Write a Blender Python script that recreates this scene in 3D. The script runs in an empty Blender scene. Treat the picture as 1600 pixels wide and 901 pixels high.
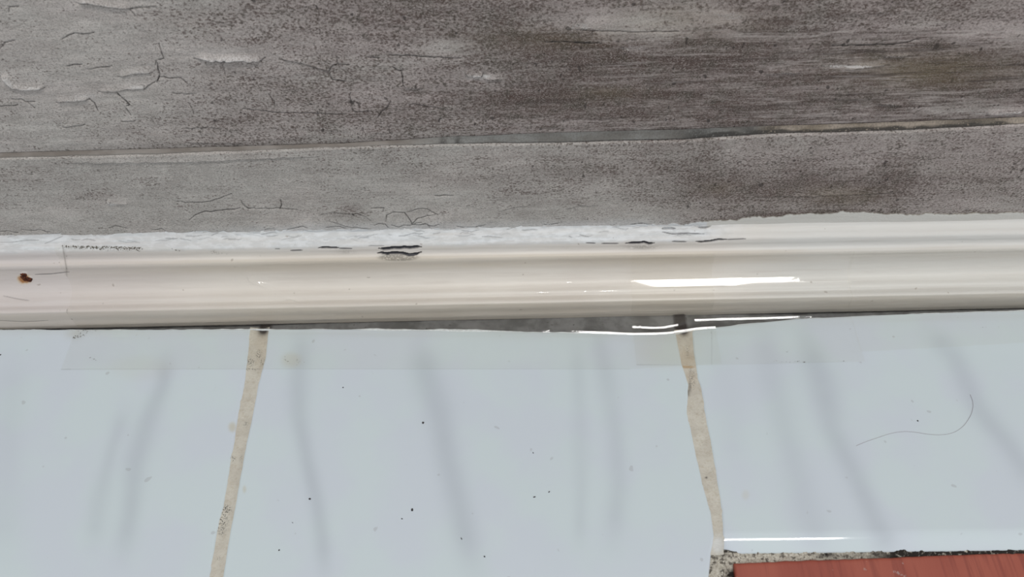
import bpy, math
import numpy as np
from mathutils import Matrix

# ------------------------------------------------------------------ camera
F_PX, CX, CY = 1250.0, 800.0, 450.5           # focal length in pixels of the 1600 px wide frame
PITCH, YAW, ROLL = math.radians(54.0), -0.052, -0.0682
CAM = np.array([0.0308, -0.2130, 0.3149])
FWD = np.array([math.sin(YAW)*math.cos(PITCH), math.cos(YAW)*math.cos(PITCH), -math.sin(PITCH)])
_r0 = np.array([math.cos(YAW), -math.sin(YAW), 0.0])
_u0 = np.cross(_r0, FWD)
RGT = math.cos(ROLL)*_r0 + math.sin(ROLL)*_u0
UPV = -math.sin(ROLL)*_r0 + math.cos(ROLL)*_u0

S = bpy.context.scene
cd = bpy.data.cameras.new('camera'); cam = bpy.data.objects.new('camera', cd)
S.collection.objects.link(cam); S.camera = cam
M = Matrix(((RGT[0], UPV[0], -FWD[0], CAM[0]), (RGT[1], UPV[1], -FWD[1], CAM[1]),
            (RGT[2], UPV[2], -FWD[2], CAM[2]), (0, 0, 0, 1)))
cam.matrix_world = M
cd.sensor_width = 36.0; cd.lens = 36.0*F_PX/1600.0
cd.clip_start = 0.01; cd.clip_end = 50
cd.dof.use_dof = True; cd.dof.focus_distance = 0.352; cd.dof.aperture_fstop = 17.0

# ------------------------------------------------------------------ light of the room
S.view_settings.view_transform = 'Standard'; S.view_settings.look = 'None'
S.view_settings.gamma = 1.0; S.view_settings.use_curve_mapping = False
S.view_settings.exposure = 0.0
W = bpy.data.worlds.new('room_light'); S.world = W; W.use_nodes = True
W.node_tree.nodes['Background'].inputs[0].default_value = (0.93, 0.97, 1.0, 1)
W.node_tree.nodes['Background'].inputs[1].default_value = 0.66
ld = bpy.data.lights.new('tube_light', 'AREA'); ld.shape = 'RECTANGLE'; ld.size = 0.86; ld.size_y = 0.25
ld.energy = 27; ld.color = (1.0, 0.985, 0.96)
lo = bpy.data.objects.new('tube_light', ld); S.collection.objects.link(lo)
lo.location = (0.455, -0.66, 2.15); lo.rotation_euler = (math.radians(-16), math.radians(12), 0)

# ------------------------------------------------------------------ helpers
def project(P):
    d = np.asarray(P, float) - CAM
    z = d @ FWD
    return CX + F_PX*(d @ RGT)/z, CY - F_PX*(d @ UPV)/z

def ray(px, py):
    return FWD + RGT*(px-CX)/F_PX + UPV*(CY-py)/F_PX

def on_y(px, py, y):          # point of the photograph on the upright plane y
    d = ray(px, py); return CAM + d*((y-CAM[1])/d[1])

def on_z(px, py, z=0.0):      # point of the photograph on the level plane z
    d = ray(px, py); return CAM + d*((z-CAM[2])/d[2])

def interp(x, pts):
    a = np.array(pts, float); return np.interp(x, a[:, 0], a[:, 1])

def smooth(a, b, x):
    t = np.clip((x-a)/(b-a), 0, 1); return t*t*(3-2*t)

def vnoise(x, y, seed=0):
    xi = np.floor(x).astype(np.int64); yi = np.floor(y).astype(np.int64)
    fx = x-xi; fy = y-yi; fx = fx*fx*(3-2*fx); fy = fy*fy*(3-2*fy)
    def h(a, b):
        n = (a*374761393 + b*668265263 + seed*1442695041) & 0x7fffffff
        n = ((n ^ (n >> 13))*1274126177) & 0x7fffffff
        return ((n ^ (n >> 16)) & 0xffff)/65535.0
    return (h(xi, yi)*(1-fx)+h(xi+1, yi)*fx)*(1-fy) + (h(xi, yi+1)*(1-fx)+h(xi+1, yi+1)*fx)*fy

def fbm(x, y, seed=0, n=4):
    s = 0; a = 0.5; t = 0
    for k in range(n):
        s = s + a*vnoise(x*2**k, y*2**k, seed+k*7); t += a; a *= 0.5
    return s/t

def polydist(x, y, pts, reach, sy=1.0):
    """distance (and signed offset, + = below the line) of every point to a polyline"""
    d = np.full(x.shape, 1e3); side = np.zeros(x.shape); par = np.zeros(x.shape)
    p = np.array(pts, float)
    m = (x > p[:, 0].min()-reach) & (x < p[:, 0].max()+reach) & (y > p[:, 1].min()-reach) & (y < p[:, 1].max()+reach)
    if not m.any(): return d, side, par
    X = x[m]; Y = y[m]; D = np.full(X.shape, 1e3); Sd = np.zeros(X.shape); Pr = np.zeros(X.shape)
    n = len(p)-1
    for i in range(n):
        a = p[i]; b = p[i+1]; v = b-a; L = v @ v + 1e-9
        t = np.clip(((X-a[0])*v[0]+(Y-a[1])*v[1])/L, 0, 1)
        dx = X-a[0]-t*v[0]; dy = (Y-a[1]-t*v[1])*sy
        q = np.hypot(dx, dy); k = q < D
        D[k] = q[k]; Sd[k] = dy[k]; Pr[k] = ((i+t)/n)[k]
    d[m] = D; side[m] = Sd; par[m] = Pr
    return d, side, par

def link(o, parent=None):
    S.collection.objects.link(o)
    if parent is not None: o.parent = parent
    return o

def grid_data(P):
    n, m = P.shape[:2]
    i = np.arange(n-1)[:, None]*m + np.arange(m-1)[None, :]
    q = np.stack([i, i+m, i+m+1, i+1], -1).reshape(-1, 4)
    return P.reshape(-1, 3), q

def grids(name, Ps, mat, parent=None, attrs=None, flip=False):
    """one mesh object from one or more vertex grids; attrs: {name: [array (n,m,4) per grid]}"""
    V = []; Q = []; o = 0
    for P in Ps:
        v, q = grid_data(P); V.append(v); Q.append(q+o); o += len(v)
    V = np.concatenate(V); Q = np.concatenate(Q)
    if flip: Q = Q[:, ::-1]
    me = bpy.data.meshes.new(name)
    me.vertices.add(len(V)); me.vertices.foreach_set('co', V.astype(np.float32).ravel())
    me.loops.add(Q.size); me.loops.foreach_set('vertex_index', Q.astype(np.int32).ravel())
    me.polygons.add(len(Q)); me.polygons.foreach_set('loop_start', (np.arange(len(Q))*4).astype(np.int32))
    me.polygons.foreach_set('use_smooth', np.ones(len(Q), bool))
    me.update(calc_edges=True)
    for k, arrs in (attrs or {}).items():
        A = np.concatenate([a.reshape(-1, 4) for a in arrs])
        at = me.attributes.new(k, 'FLOAT_COLOR', 'POINT')
        at.data.foreach_set('color', A.astype(np.float32).ravel())
    me.materials.append(mat)
    return link(bpy.data.objects.new(name, me), parent)

def tag(o, **k):
    for a, b in k.items(): o[a] = b
    return o

# ------------------------------------------------------------------ node helpers
class N:
    def __init__(s, name):
        s.m = bpy.data.materials.new(name); s.m.use_nodes = True; s.t = s.m.node_tree
        s.b = s.t.nodes['Principled BSDF']; s.out = s.t.nodes['Material Output']
        s.co = s.t.nodes.new('ShaderNodeTexCoord').outputs['Object']
    def put(s, sock, v):
        if v is None: return
        if isinstance(v, bpy.types.NodeSocket): s.t.links.new(v, sock)
        elif isinstance(v, (tuple, list)) and len(v) == 3 and sock.type == 'RGBA': sock.default_value = (*v, 1)
        else: sock.default_value = v
    def noise(s, scale, detail=3, rough=0.55, stretch=(1, 1, 1), dist=0.0, off=0.0):
        mp = s.t.nodes.new('ShaderNodeMapping'); s.t.links.new(s.co, mp.inputs[0])
        mp.inputs['Scale'].default_value = stretch; mp.inputs['Location'].default_value = (off, off*1.7, off*.3)
        n = s.t.nodes.new('ShaderNodeTexNoise'); s.t.links.new(mp.outputs[0], n.inputs['Vector'])
        n.inputs['Scale'].default_value = scale; n.inputs['Detail'].default_value = detail
        n.inputs['Roughness'].default_value = rough; n.inputs['Distortion'].default_value = dist
        return n.outputs[0]
    def math(s, op, a, b=None, c=None, clamp=False):
        n = s.t.nodes.new('ShaderNodeMath'); n.operation = op; n.use_clamp = clamp
        s.put(n.inputs[0], a); s.put(n.inputs[1], b); s.put(n.inputs[2], c); return n.outputs[0]
    def step(s, v, a, b, lo=0.0, hi=1.0):
        n = s.t.nodes.new('ShaderNodeMapRange'); n.interpolation_type = 'SMOOTHSTEP'
        s.put(n.inputs[0], v); s.put(n.inputs[1], a); s.put(n.inputs[2], b); s.put(n.inputs[3], lo); s.put(n.inputs[4], hi)
        return n.outputs[0]
    def mix(s, f, a, b, mode='MIX'):
        n = s.t.nodes.new('ShaderNodeMix'); n.data_type = 'RGBA'; n.blend_type = mode
        s.put(n.inputs[0], f); s.put(n.inputs[6], a); s.put(n.inputs[7], b); return n.outputs[2]
    def attr(s, name):
        n = s.t.nodes.new('ShaderNodeAttribute'); n.attribute_name = name
        q = s.t.nodes.new('ShaderNodeSeparateColor'); s.t.links.new(n.outputs['Color'], q.inputs[0])
        return q.outputs[0], q.outputs[1], q.outputs[2], n.outputs['Alpha']
    def bump(s, h, strength, dist):
        n = s.t.nodes.new('ShaderNodeBump'); n.inputs['Strength'].default_value = strength
        n.inputs['Distance'].default_value = dist; s.put(n.inputs['Height'], h)
        s.t.links.new(n.outputs[0], s.b.inputs['Normal']); return n.outputs[0]
    def fin(s, col, rough=0.6, spec=0.5, **k):
        s.put(s.b.inputs['Base Color'], col); s.put(s.b.inputs['Roughness'], rough)
        s.put(s.b.inputs['Specular IOR Level'], spec)
        for a, v in k.items(): s.put(s.b.inputs[a.replace('_', ' ')], v)
        return s.m

# mouldy painted boards (wall and skirting): masks 'mould' = density, crack, pale patch, olive ; 'tone' = streak, green, brown, white
def mould_mat(name):
    n = N(name)
    den, crack, pale, olive = n.attr('mould'); streak, green, lilac, white = n.attr('tone')
    big = n.noise(60, 4, .6, (1, 1, 1.6))
    mid = n.noise(190, 5, .7, (.45, 1, 1.2), off=14)
    spot = n.noise(1150, 2, .6, (.85, 1, 1.2))
    fine = n.noise(2300, 2, .7, (.8, 1, 1.2), off=3)
    strk = n.noise(900, 3, .7, (.08, 1, 1.15), off=5)
    strk2 = n.noise(800, 5, .75, (.06, 1, 1.0), off=8)
    paint = n.mix(n.step(big, .35, .68), (.485, .448, .418), (.60, .555, .52))
    paint = n.mix(n.math('MULTIPLY', green, n.step(n.noise(35, 3, .5, (.6, 1, 1.4), off=2), .3, .6)), paint, (.455, .445, .415))
    paint = n.mix(n.math('MULTIPLY', lilac, n.step(n.noise(45, 3, .5, (.6, 1, 1.4), off=4), .35, .6)), paint, (.56, .485, .47))
    paint = n.mix(olive, paint, (.33, .275, .18))
    # grain of the weathered paint
    paint = n.mix(n.step(fine, .58, .30, 0, .62), paint, (.17, .155, .14))
    paint = n.mix(n.step(mid, .56, .38, 0, .30), paint, (.20, .18, .165))
    paint = n.mix(n.math('MULTIPLY', n.step(strk2, .50, .64), n.math('MULTIPLY_ADD', streak, .42, .10)), paint, (.60, .57, .54))
    stain = n.mix(n.math('MULTIPLY', n.math('POWER', den, 1.25), .92), paint, (.118, .083, .073))
    # mould colonies: isotropic dots, drawn out into streaks where the board was brushed
    k = n.math('MULTIPLY', streak, .62)
    dotted = n.math('ADD', n.math('MULTIPLY', spot, n.math('SUBTRACT', 1.0, k)), n.math('MULTIPLY', strk, k))
    dotted = n.math('ADD', dotted, n.math('MULTIPLY', n.math('SUBTRACT', fine, .5), .45))
    dotted = n.math('ADD', dotted, n.math('MULTIPLY', n.math('SUBTRACT', mid, .5), .36))
    th = n.math('SUBTRACT', .672, n.math('MULTIPLY', den, .315))
    sp = n.step(dotted, n.math('SUBTRACT', th, .07), n.math('ADD', th, .085))
    mouldc = n.mix(n.step(n.noise(150, 2, off=9), .4, .65), (.070, .045, .037), (.052, .040, .029))
    c = n.mix(n.math('MULTIPLY', sp, .86), stain, mouldc)
    c = n.mix(n.math('MULTIPLY', n.step(fine, .50, .64), .45), c, (.52, .465, .44))
    dots = n.step(n.noise(420, 1, .4, (1.0, 1, .8), off=21), .725, .755)
    c = n.mix(n.math('MULTIPLY', n.math('MULTIPLY', dots, .75), n.step(den, .12, .5)), c, (.035, .028, .026))
    c = n.mix(n.math('MULTIPLY', olive, .55), c, (.185, .150, .088))
    lines = n.step(n.noise(300, 4, .72, (.045, 1, 1.1), off=17), .545, .64)
    c = n.mix(n.math('MULTIPLY', n.math('MULTIPLY', lines, streak), n.math('MULTIPLY', n.step(den, .3, .7), .62)), c, (.050, .038, .034))
    lite = n.step(n.noise(420, 4, .72, (.06, 1, 1.1), off=27), .56, .66)
    c = n.mix(n.math('MULTIPLY', n.math('MULTIPLY', lite, streak), .42), c, (.50, .45, .425))
    pn = n.math('ADD', n.math('MULTIPLY', fine, .45), n.math('ADD', n.math('MULTIPLY', spot, .35), n.math('MULTIPLY', mid, .20)))
    pt = n.math('MULTIPLY_ADD', pale, -.34, .64)
    c = n.mix(n.math('MULTIPLY', n.step(pn, n.math('SUBTRACT', pt, .05), n.math('ADD', pt, .06)), n.math('MULTIPLY', n.step(pale, .04, .55), .85)), c, (.60, .57, .55))
    warm = n.math('MULTIPLY', white, n.step(olive, .85, .95))
    wc = n.mix(n.step(n.noise(300, 4, .6, (.4, 1, 1.2), off=6), .35, .65), (.55, .56, .565), (.62, .63, .645))
    wc = n.mix(warm, wc, (.60, .585, .55))
    c = n.mix(white, c, wc)
    c = n.mix(crack, c, (.030, .026, .024))
    h = n.math('ADD', n.math('MULTIPLY', strk, .5), n.math('ADD', n.math('MULTIPLY', spot, .6), n.math('MULTIPLY', fine, .5)))
    n.bump(h, .55, .0006)
    return n.fin(c, .78, .3)

# ------------------------------------------------------------------ sampling of the long direction (fine where the photo looks)
def xs(step, half=0.29, far=0.9):
    a = np.arange(-half+0.02, half+0.02, step)
    b = np.linspace(a[-1], far, 40)[1:]; c = np.linspace(-far, a[0], 40)[:-1]
    return np.concatenate([c, a, b])

# mould density, read off the photograph as a coarse map (0 clean .. 1 black)
GX = np.arange(0, 1601, 100)
GY = [0, 30, 60, 90, 120, 150, 180, 208, 228, 250, 280, 305, 325, 345]
DEN = np.array([
 [.10,.12,.10,.30,.42,.45,.55,.60,.62,.55,.50,.50,.55,.55,.62,.55,.50],
 [.10,.12,.12,.32,.45,.55,.62,.68,.62,.45,.35,.45,.55,.60,.65,.55,.48],
 [.12,.15,.14,.22,.42,.50,.48,.62,.75,.72,.48,.70,.72,.62,.58,.50,.42],
 [.15,.12,.12,.15,.30,.42,.38,.50,.72,.78,.80,.80,.75,.66,.72,.78,.68],
 [.12,.10,.12,.18,.38,.48,.42,.48,.66,.78,.78,.76,.70,.68,.70,.74,.66],
 [.10,.12,.15,.22,.42,.52,.48,.58,.75,.80,.74,.76,.72,.64,.68,.66,.60],
 [.12,.15,.18,.32,.48,.52,.52,.60,.70,.72,.70,.72,.66,.55,.60,.60,.50],
 [.15,.20,.25,.38,.42,.42,.42,.45,.50,.45,.50,.62,.55,.42,.50,.55,.48],
 [.22,.25,.22,.25,.30,.35,.35,.28,.30,.30,.42,.55,.45,.35,.38,.40,.38],
 [.28,.28,.22,.20,.22,.25,.22,.25,.35,.42,.48,.50,.42,.48,.48,.45,.40],
 [.22,.25,.22,.18,.22,.22,.22,.30,.38,.42,.45,.66,.72,.70,.62,.52,.45],
 [.20,.22,.20,.16,.15,.18,.16,.18,.22,.25,.30,.62,.68,.68,.62,.50,.45],
 [.16,.16,.15,.12,.12,.14,.12,.12,.14,.15,.22,.52,.60,.62,.55,.42,.38],
 [.12,.12,.12,.10,.10,.10,.10,.10,.12,.12,.18,.45,.55,.50,.40,.35,.35]])
def lookup(x, y, T):
    gx = np.clip(x/100.0, 0, 15.999); i = gx.astype(int); fx = gx-i
    gy = np.interp(y, GY, np.arange(len(GY))); j = np.minimum(gy.astype(int), len(GY)-2); fy = gy-j
    return (T[j, i]*(1-fx)+T[j, i+1]*fx)*(1-fy)+(T[j+1, i]*(1-fx)+T[j+1, i+1]*fx)*fy

def blob(x, y, cx, cy, rx, ry):
    return np.exp(-(((x-cx)/rx)**2+((y-cy)/ry)**2))

# cracks of the old paint: (points, width px, lift of the lip above the line in mm)
CRACKS = [
 ([(120,4),(135,3),(150,6),(172,9),(190,11),(207,13)], 1.5, 1.2), ([(200,12),(206,17),(213,26)], .7, 0),
 ([(205,13),(222,10),(245,11)], .8, .3),
 ([(98,60),(107,54),(118,50),(132,52),(147,50)], 1.1, .3),
 ([(248,68),(252,80),(256,91),(248,93)], 1.0, 0), ([(246,98),(247,108),(250,115),(248,122),(245,128)], 1.5, 0), ([(244,94),(243,102)], .8, 0),
 ([(303,91),(322,92),(345,95),(375,93),(405,95),(415,89)], 1.3, 1.3), ([(336,92),(345,96),(352,93)], 2.2, 0),
 ([(345,95),(350,108),(352,118)], .7, 0),
 ([(440,92),(470,98),(495,105),(514,110),(520,100),(528,98),(545,101)], .9, .5), ([(526,88),(528,98)], .8, 0),
 ([(514,110),(516,118),(520,124),(540,127)], .9, .2),
 ([(185,119),(205,115),(238,113)], .8, .8),
 ([(155,142),(185,141),(200,138),(225,138),(232,132),(243,127)], .8, .7), ([(226,132),(226,139)], .8, 0),
 ([(182,143),(192,153),(203,163),(198,165)], 1.4, 0), ([(197,168),(205,180)], .8, 0),
 ([(88,159),(115,157),(140,154)], 1.4, 1.1), ([(140,154),(148,160),(154,174)], .9, 0),
 ([(248,120),(282,120),(292,128),(297,135)], .7, .1),
 ([(0,118),(10,128),(20,136),(45,138),(72,135)], .7, 1.2),
 ([(0,166),(28,163)], .9, .2), ([(18,154),(35,154),(40,158),(55,158)], .7, .1), ([(45,160),(55,168)], .6, 0),
 ([(98,198),(115,196),(133,194)], .8, .5), ([(190,189),(212,188)], .7, .5),
 ([(105,103),(115,100),(128,100)], 1.1, .2), ([(135,107),(160,104),(175,103)], .7, .2),
 ([(0,76),(8,66),(24,62)], .8, 0), ([(14,18),(15,10),(30,9)], .8, 0),
 ([(295,160),(301,170),(303,178)], .7, 0), ([(270,144),(305,145)], .6, .3),
 ([(380,170),(430,175),(480,176),(540,178)], .7, .15), ([(420,146),(428,158),(430,166)], .6, 0),
 ([(285,200),(330,198),(345,201)], .5, .3), ([(290,221),(330,223),(380,224)], .5, .4),
 ([(575,89),(594,90)], .8, 0), ([(608,85),(650,87),(700,90),(720,91)], 1.1, .2),
 ([(613,104),(622,110),(627,110)], 1.1, 0), ([(627,110),(640,103)], .5, 0), ([(627,110),(629,120),(630,134)], 1.3, 0),
 ([(630,135),(640,137),(662,138)], .5, .5),
 ([(590,184),(595,175),(605,168),(609,160)], 1.0, 0), ([(547,151),(549,162),(551,174)], 1.0, 0), ([(552,173),(580,173)], .6, .4),
 ([(640,164),(645,161),(660,164),(672,166),(695,170)], .7, .3),
 ([(738,121),(745,119),(752,120),(755,114)], 1.3, .9), ([(727,113),(733,121)], .5, .6), ([(755,123),(785,124)], .4, .7),
 ([(607,198),(608,205),(612,210)], .7, 0), ([(585,208),(608,208)], .5, 0),
 ([(1320,108),(1350,105),(1390,100)], .3, .6), ([(1380,89),(1420,85)], .3, .6), ([(1195,115),(1250,113)], .3, .4),
 ([(1435,60),(1400,68),(1360,70),(1300,71)], 1.3, 0), ([(850,65),(905,66),(940,68)], 1.4, 0), ([(900,47),(990,50),(1060,49)], .6, 0),
 ([(1370,162),(1410,165)], .3, .5), ([(1540,180),(1600,174)], .6, 1.0),
 # on the lower board
 ([(100,255),(300,252),(500,244)], .2, .55),
 ([(275,315),(305,316),(330,314),(350,307),(362,303)], .7, .2), ([(296,344),(305,336),(315,332),(350,328),(375,325)], .9, 0),
 ([(376,313),(380,320),(388,326),(398,325)], 1.1, 0), ([(398,327),(440,326),(465,328)], .6, 0), ([(438,312),(440,320),(437,327)], 1.1, 0),
 ([(603,346),(604,336),(615,331),(632,332),(642,345),(644,351)], .9, .25), ([(637,331),(652,326),(668,326),(682,334),(668,338)], .6, .3),
 ([(668,337),(652,341),(643,350)], .9, .2), ([(585,352),(592,349),(602,350),(607,356)], .6, .2),
 ([(500,336),(520,331),(545,334),(560,333),(572,338),(580,345)], .5, .25), ([(510,344),(530,349),(550,354),(580,357)], .5, .2),
 ([(632,357),(632,370),(645,371),(655,366),(659,360)], .8, .3), ([(645,350),(665,348),(672,355)], .5, .2),
 ([(780,330),(800,324),(825,322)], .3, .3), ([(885,326),(905,321),(935,320)], .3, .3), ([(680,306),(708,306)], .7, 0),
 ([(580,326),(600,325),(598,331)], .7, 0), ([(168,318),(166,313)], .8, .8), ([(168,318),(200,319)], .3, .7),
 ([(1478,222),(1500,224)], .8, 0), ([(1180,308),(1300,305),(1420,300)], .2, .3),
]
rng = np.random.RandomState(4)
def wiggle(p, amp=1.2):
    out = [p[0]]
    for a, b in zip(p[:-1], p[1:]):
        L = math.hypot(b[0]-a[0], b[1]-a[1]); k = max(1, int(L/7))
        for i in range(1, k+1):
            t = i/k; e = amp*min(1, L/20) if i < k else 0
            out.append((a[0]+(b[0]-a[0])*t+rng.randn()*e*.3, a[1]+(b[1]-a[1])*t+rng.randn()*e*.55))
    return out
CRACKS = [(wiggle(p), w, l) for p, w, l in CRACKS]
# fine crazing where grey paint meets the white filler
for x0 in range(0, 1120, 34):
    y0 = 366-0.013*x0 + rng.uniform(-7, 7)
    CRACKS.append((wiggle([(x0, y0), (x0+rng.uniform(8, 20), y0+rng.uniform(-4, 4)), (x0+rng.uniform(24, 48), y0+rng.uniform(-5, 5))], 3), .55, .15))

def paint_masks(px, py):
    """relief (m, towards the room) and masks of the mouldy paint, for points seen at px, py"""
    h = np.zeros(px.shape); crack = np.zeros(px.shape); pale = np.zeros(px.shape)
    for pts, w, lift in CRACKS:
        d, side, par = polydist(px, py, pts, 16)
        taper = np.clip(np.minimum(par, 1-par)*7, .25, 1)
        crack = np.maximum(crack, (1-smooth(w*taper*.42, w*taper*.42+.7, d))*min(1, .45+.4*w)*(.55+.45*smooth(.25, .5, vnoise(px*.16, py*.3, 2))))
        h -= .0004*(1-smooth(0, w+1.0, d))*(w > .5)
        if lift > 0:
            up = np.where(side <= 0, -side, 99); near = (d < 15)*np.clip(np.minimum(par, 1-par)*9, 0, 1)
            e = np.clip(1-up/12, 0, 1)**1.6*near*(np.abs(d-np.abs(side)) < 4)
            h += lift*.0011*e
            pale = np.maximum(pale, min(.85, lift*.62)*np.clip(1-up/9, 0, 1)**.7*near*(np.abs(d-np.abs(side)) < 3)*(.5+.5*vnoise(px*.06, py*.2, 5)))
    return h, crack, pale

def wall_attrs(px, py, board):
    wx = px+34*(fbm(px*.012, py*.03, 3)-.5)*2; wy = py+14*(fbm(px*.015, py*.03, 9)-.5)*2
    den = lookup(np.clip(wx, 0, 1600), np.clip(wy, 0 if not board else 236, 206 if not board else 345), DEN)
    den = den + .30*(fbm(px*.02, py*.06, 31)-.5) + .18*(fbm(px*.006, py*.09, 41)-.5)
    for c in ((690,72,50,16,.28),(1000,45,90,20,.20),(960,30,60,14,.2),(1120,22,50,12,.22),(330,82,60,12,.2),(750,120,28,7,.35),
              (1380,40,120,10,.18),(1540,42,70,14,.25),(1330,103,90,6,.22),(1180,114,80,6,.16),(1500,172,90,8,.25),(1090,215,40,6,.2),
              (1150,235,60,10,.1),(1540,320,60,12,.12)):
        den = den - c[4]*blob(px, py, *c[:4])*(.5+vnoise(px*.05, py*.15, 77))
    for c in ((840,60,60,5,.3),(920,70,70,4,.35),(990,90,90,7,.2),(780,155,90,12,.12),(550,330,22,16,.3),(140,306,40,8,.18),(610,60,40,12,.1),
              (900,148,120,6,.15),(1010,146,90,5,.15)):
        den = den + c[4]*blob(px, py, *c[:4])
    den = np.clip(den, 0, 1)
    h, crack, pale = paint_masks(px, py)
    for c in ((360,88,50,5,.55),(135,148,38,6,.5),(215,134,36,4,.55),(35,134,28,5,.55),(160,7,40,5,.5),(752,119,24,4,.75),(175,319,9,4,.8),
              (210,115,28,3,.4),(690,70,40,13,.28),(980,30,45,9,.32),(1000,62,34,12,.3),(1140,26,40,12,.35),(900,42,60,12,.4),(860,28,40,10,.3),(1210,20,60,9,.3),(990,75,30,8,.4),(1420,30,60,9,.25),(1330,103,60,3,.6),(1400,87,24,2.5,.6),
              (1230,112,40,3,.4),(1560,178,50,4,.6),(640,136,20,3,.35),(1090,219,25,4,.3),(1480,345,40,8,.2),(1250,45,60,7,.25),(1560,40,50,9,.22)):
        pale = np.maximum(pale, c[4]*blob(px, py, *c[:4])*(.55+.6*vnoise(px*.07, py*.3, 15)))
    olive = .75*blob(px, py, 1450, 108, 120, 26)+.3*blob(px, py, 1080, 30, 120, 26)+.35*blob(px, py, 950, 145, 60, 12)+.3*blob(px, py, 850, 60, 120, 18)
    olive = olive+.4*blob(px, py, 1310, 305, 70, 14)+.35*blob(px, py, 1120, 295, 30, 10)
    olive = np.clip(olive*(.4+1.0*fbm(px*.02, py*.07, 61)), 0, .8)
    streak = smooth(650, 1150, px)*.75+.2
    if board: streak = np.full(px.shape, .35)
    streak = np.where(py < 45, streak*.35, streak)
    streak = np.clip(streak+.3*(fbm(px*.01, py*.05, 91)-.5), 0, 1)
    green = np.clip((.55 if board else .35)*(1-.5*smooth(1050, 1200, px)*board), 0, 1)+0*px
    lilac = np.clip(.55*smooth(200, 600, px)*(not board)+.25*(not board)+.0*px, 0, 1)+.5*board*smooth(1050, 1250, px)
    return h, np.stack([den, crack, pale, olive], -1), np.stack([streak, green, lilac, 0*px], -1)

Y_WALL, Y_BOARD = 0.0275, 0.0250

# ------------------------------------------------------------------ straight guide lines along the wall
def guide(pts, y):
    P = np.array([on_y(a, b, y) for a, b in pts]); k = np.polyfit(P[:, 0], P[:, 2], 1); return np.poly1d(k)
def curve(pts, y):
    P = np.array([on_y(a, b, y) for a, b in pts]); return lambda X: np.interp(X, P[:, 0], P[:, 2])
seam_lo = curve([(0,250),(250,244),(530,233),(700,228.5),(870,227),(1070,222),(1200,213),(1400,208),(1500,203),(1600,197)], Y_BOARD)
seam_cap = curve([(0,241),(250,234),(530,226),(700,216),(850,210),(1070,204),(1200,199),(1400,193),(1600,185)], .0270)
seam_hi = curve([(0,242),(250,235),(530,227),(700,217),(850,211),(1070,205),(1200,200),(1400,194),(1600,186)], Y_WALL)

# ------------------------------------------------------------------ wall_back: old mouldy boarding
M_MOULD = mould_mat('mouldy_paint')
X = xs(.00030)
zt = np.concatenate([np.linspace(-.0, 1, 250)])
zvis = .185
rows = []
zb = seam_hi(X)-.006
s = np.concatenate([np.linspace(0, 1, 300), 1+np.linspace(0, 1, 24)[1:]**1.5*8])
Zg = zb[None, :]+(zvis-zb)[None, :]*s[:, None]
Zg = np.where(s[:, None] > 1, zvis+(s[:, None]-1)*.1, Zg)
Xg = np.broadcast_to(X[None, :], Zg.shape)
P = np.stack([Xg, np.full(Zg.shape, Y_WALL), Zg], -1)
px, py = project(P)
ok = (px > -60) & (px < 1660) & (py > -60)
h, A, T = wall_attrs(np.clip(px, -60, 1660), np.clip(py, -60, 400), False)
und = .0009*(fbm(Xg*25, Zg*60, 12)-.5)+.00035*(fbm(Xg*90, Zg*420, 17)-.5)
P[..., 1] -= (np.where(ok, h, 0)+und+.0003)*smooth(.0055, .011, Zg-zb[None])
wall = grids('wall_back', [P], M_MOULD, None, {'mould': [A], 'tone': [T]})
tag(wall, kind='structure', label='old grey painted board wall blackened with mould above the skirting')

# ------------------------------------------------------------------ skirting board below the seam
s = np.linspace(0, 1, 190)
zt_ = seam_lo(X)
z0 = .030
Zg = z0+(zt_-z0)[None, :]*s[:, None]
Xg = np.broadcast_to(X[None, :], Zg.shape)
P = np.stack([Xg, np.full(Zg.shape, Y_BOARD), Zg], -1)
px, py = project(P)
ok = (px > -60) & (px < 1660)
h, A, T = wall_attrs(np.clip(px, -60, 1660), np.clip(py, 233, 400), True)
edge_pts = [(0,372),(60,371),(100,369),(170,368),(230,365),(330,364),(420,362),(520,358),(640,357),(760,358),(830,355),(900,354),(1000,351),(1080,348),
            (1130,344),(1200,338),(1260,334),(1330,331),(1400,334),(1480,334.5),(1540,333),(1600,332)]
eb = interp(px, edge_pts)+3.0*(fbm(px*.06, py*0, 3)-.5)*2+1.6*(vnoise(px*.35, py*.1, 8)-.5)
T[..., 3] = smooth(-1.0, 1.2, py-eb)
T[..., 3] = np.maximum(T[..., 3], .35*(1-smooth(0, 16, eb-py))*smooth(250, 420, px)*(1-smooth(960, 1100, px)))
A[..., 0] = np.clip(A[..., 0]+.35*(1-smooth(0, 9, eb-py))*smooth(1090, 1180, px)*(1-smooth(1380, 1450, px)), 0, 1)
h = h+.00035*T[..., 3]
A[..., 3] = np.where(T[..., 3] > .02, smooth(1080, 1110, px), A[..., 3])
P[..., 1] -= np.where(ok, h, 0)+.0005*(fbm(Xg*40, Zg*90, 22)-.5)
top = P[-1:].copy(); r1 = top.copy(); r1[..., 1] += .0006; r1[..., 2] += .0005; r2 = top.copy(); r2[..., 1] += .0045; r2[..., 2] += .0009
ext = lambda a: np.concatenate([a, a[-1:], a[-1:]])
P = np.concatenate([P, r1, r2]); A = ext(A); T = ext(T)
board = grids('baseboard_back', [P], M_MOULD, None, {'mould': [A], 'tone': [T]})
tag(board, kind='structure', label='mouldy grey skirting board between the dark seam and the white moulding')

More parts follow.
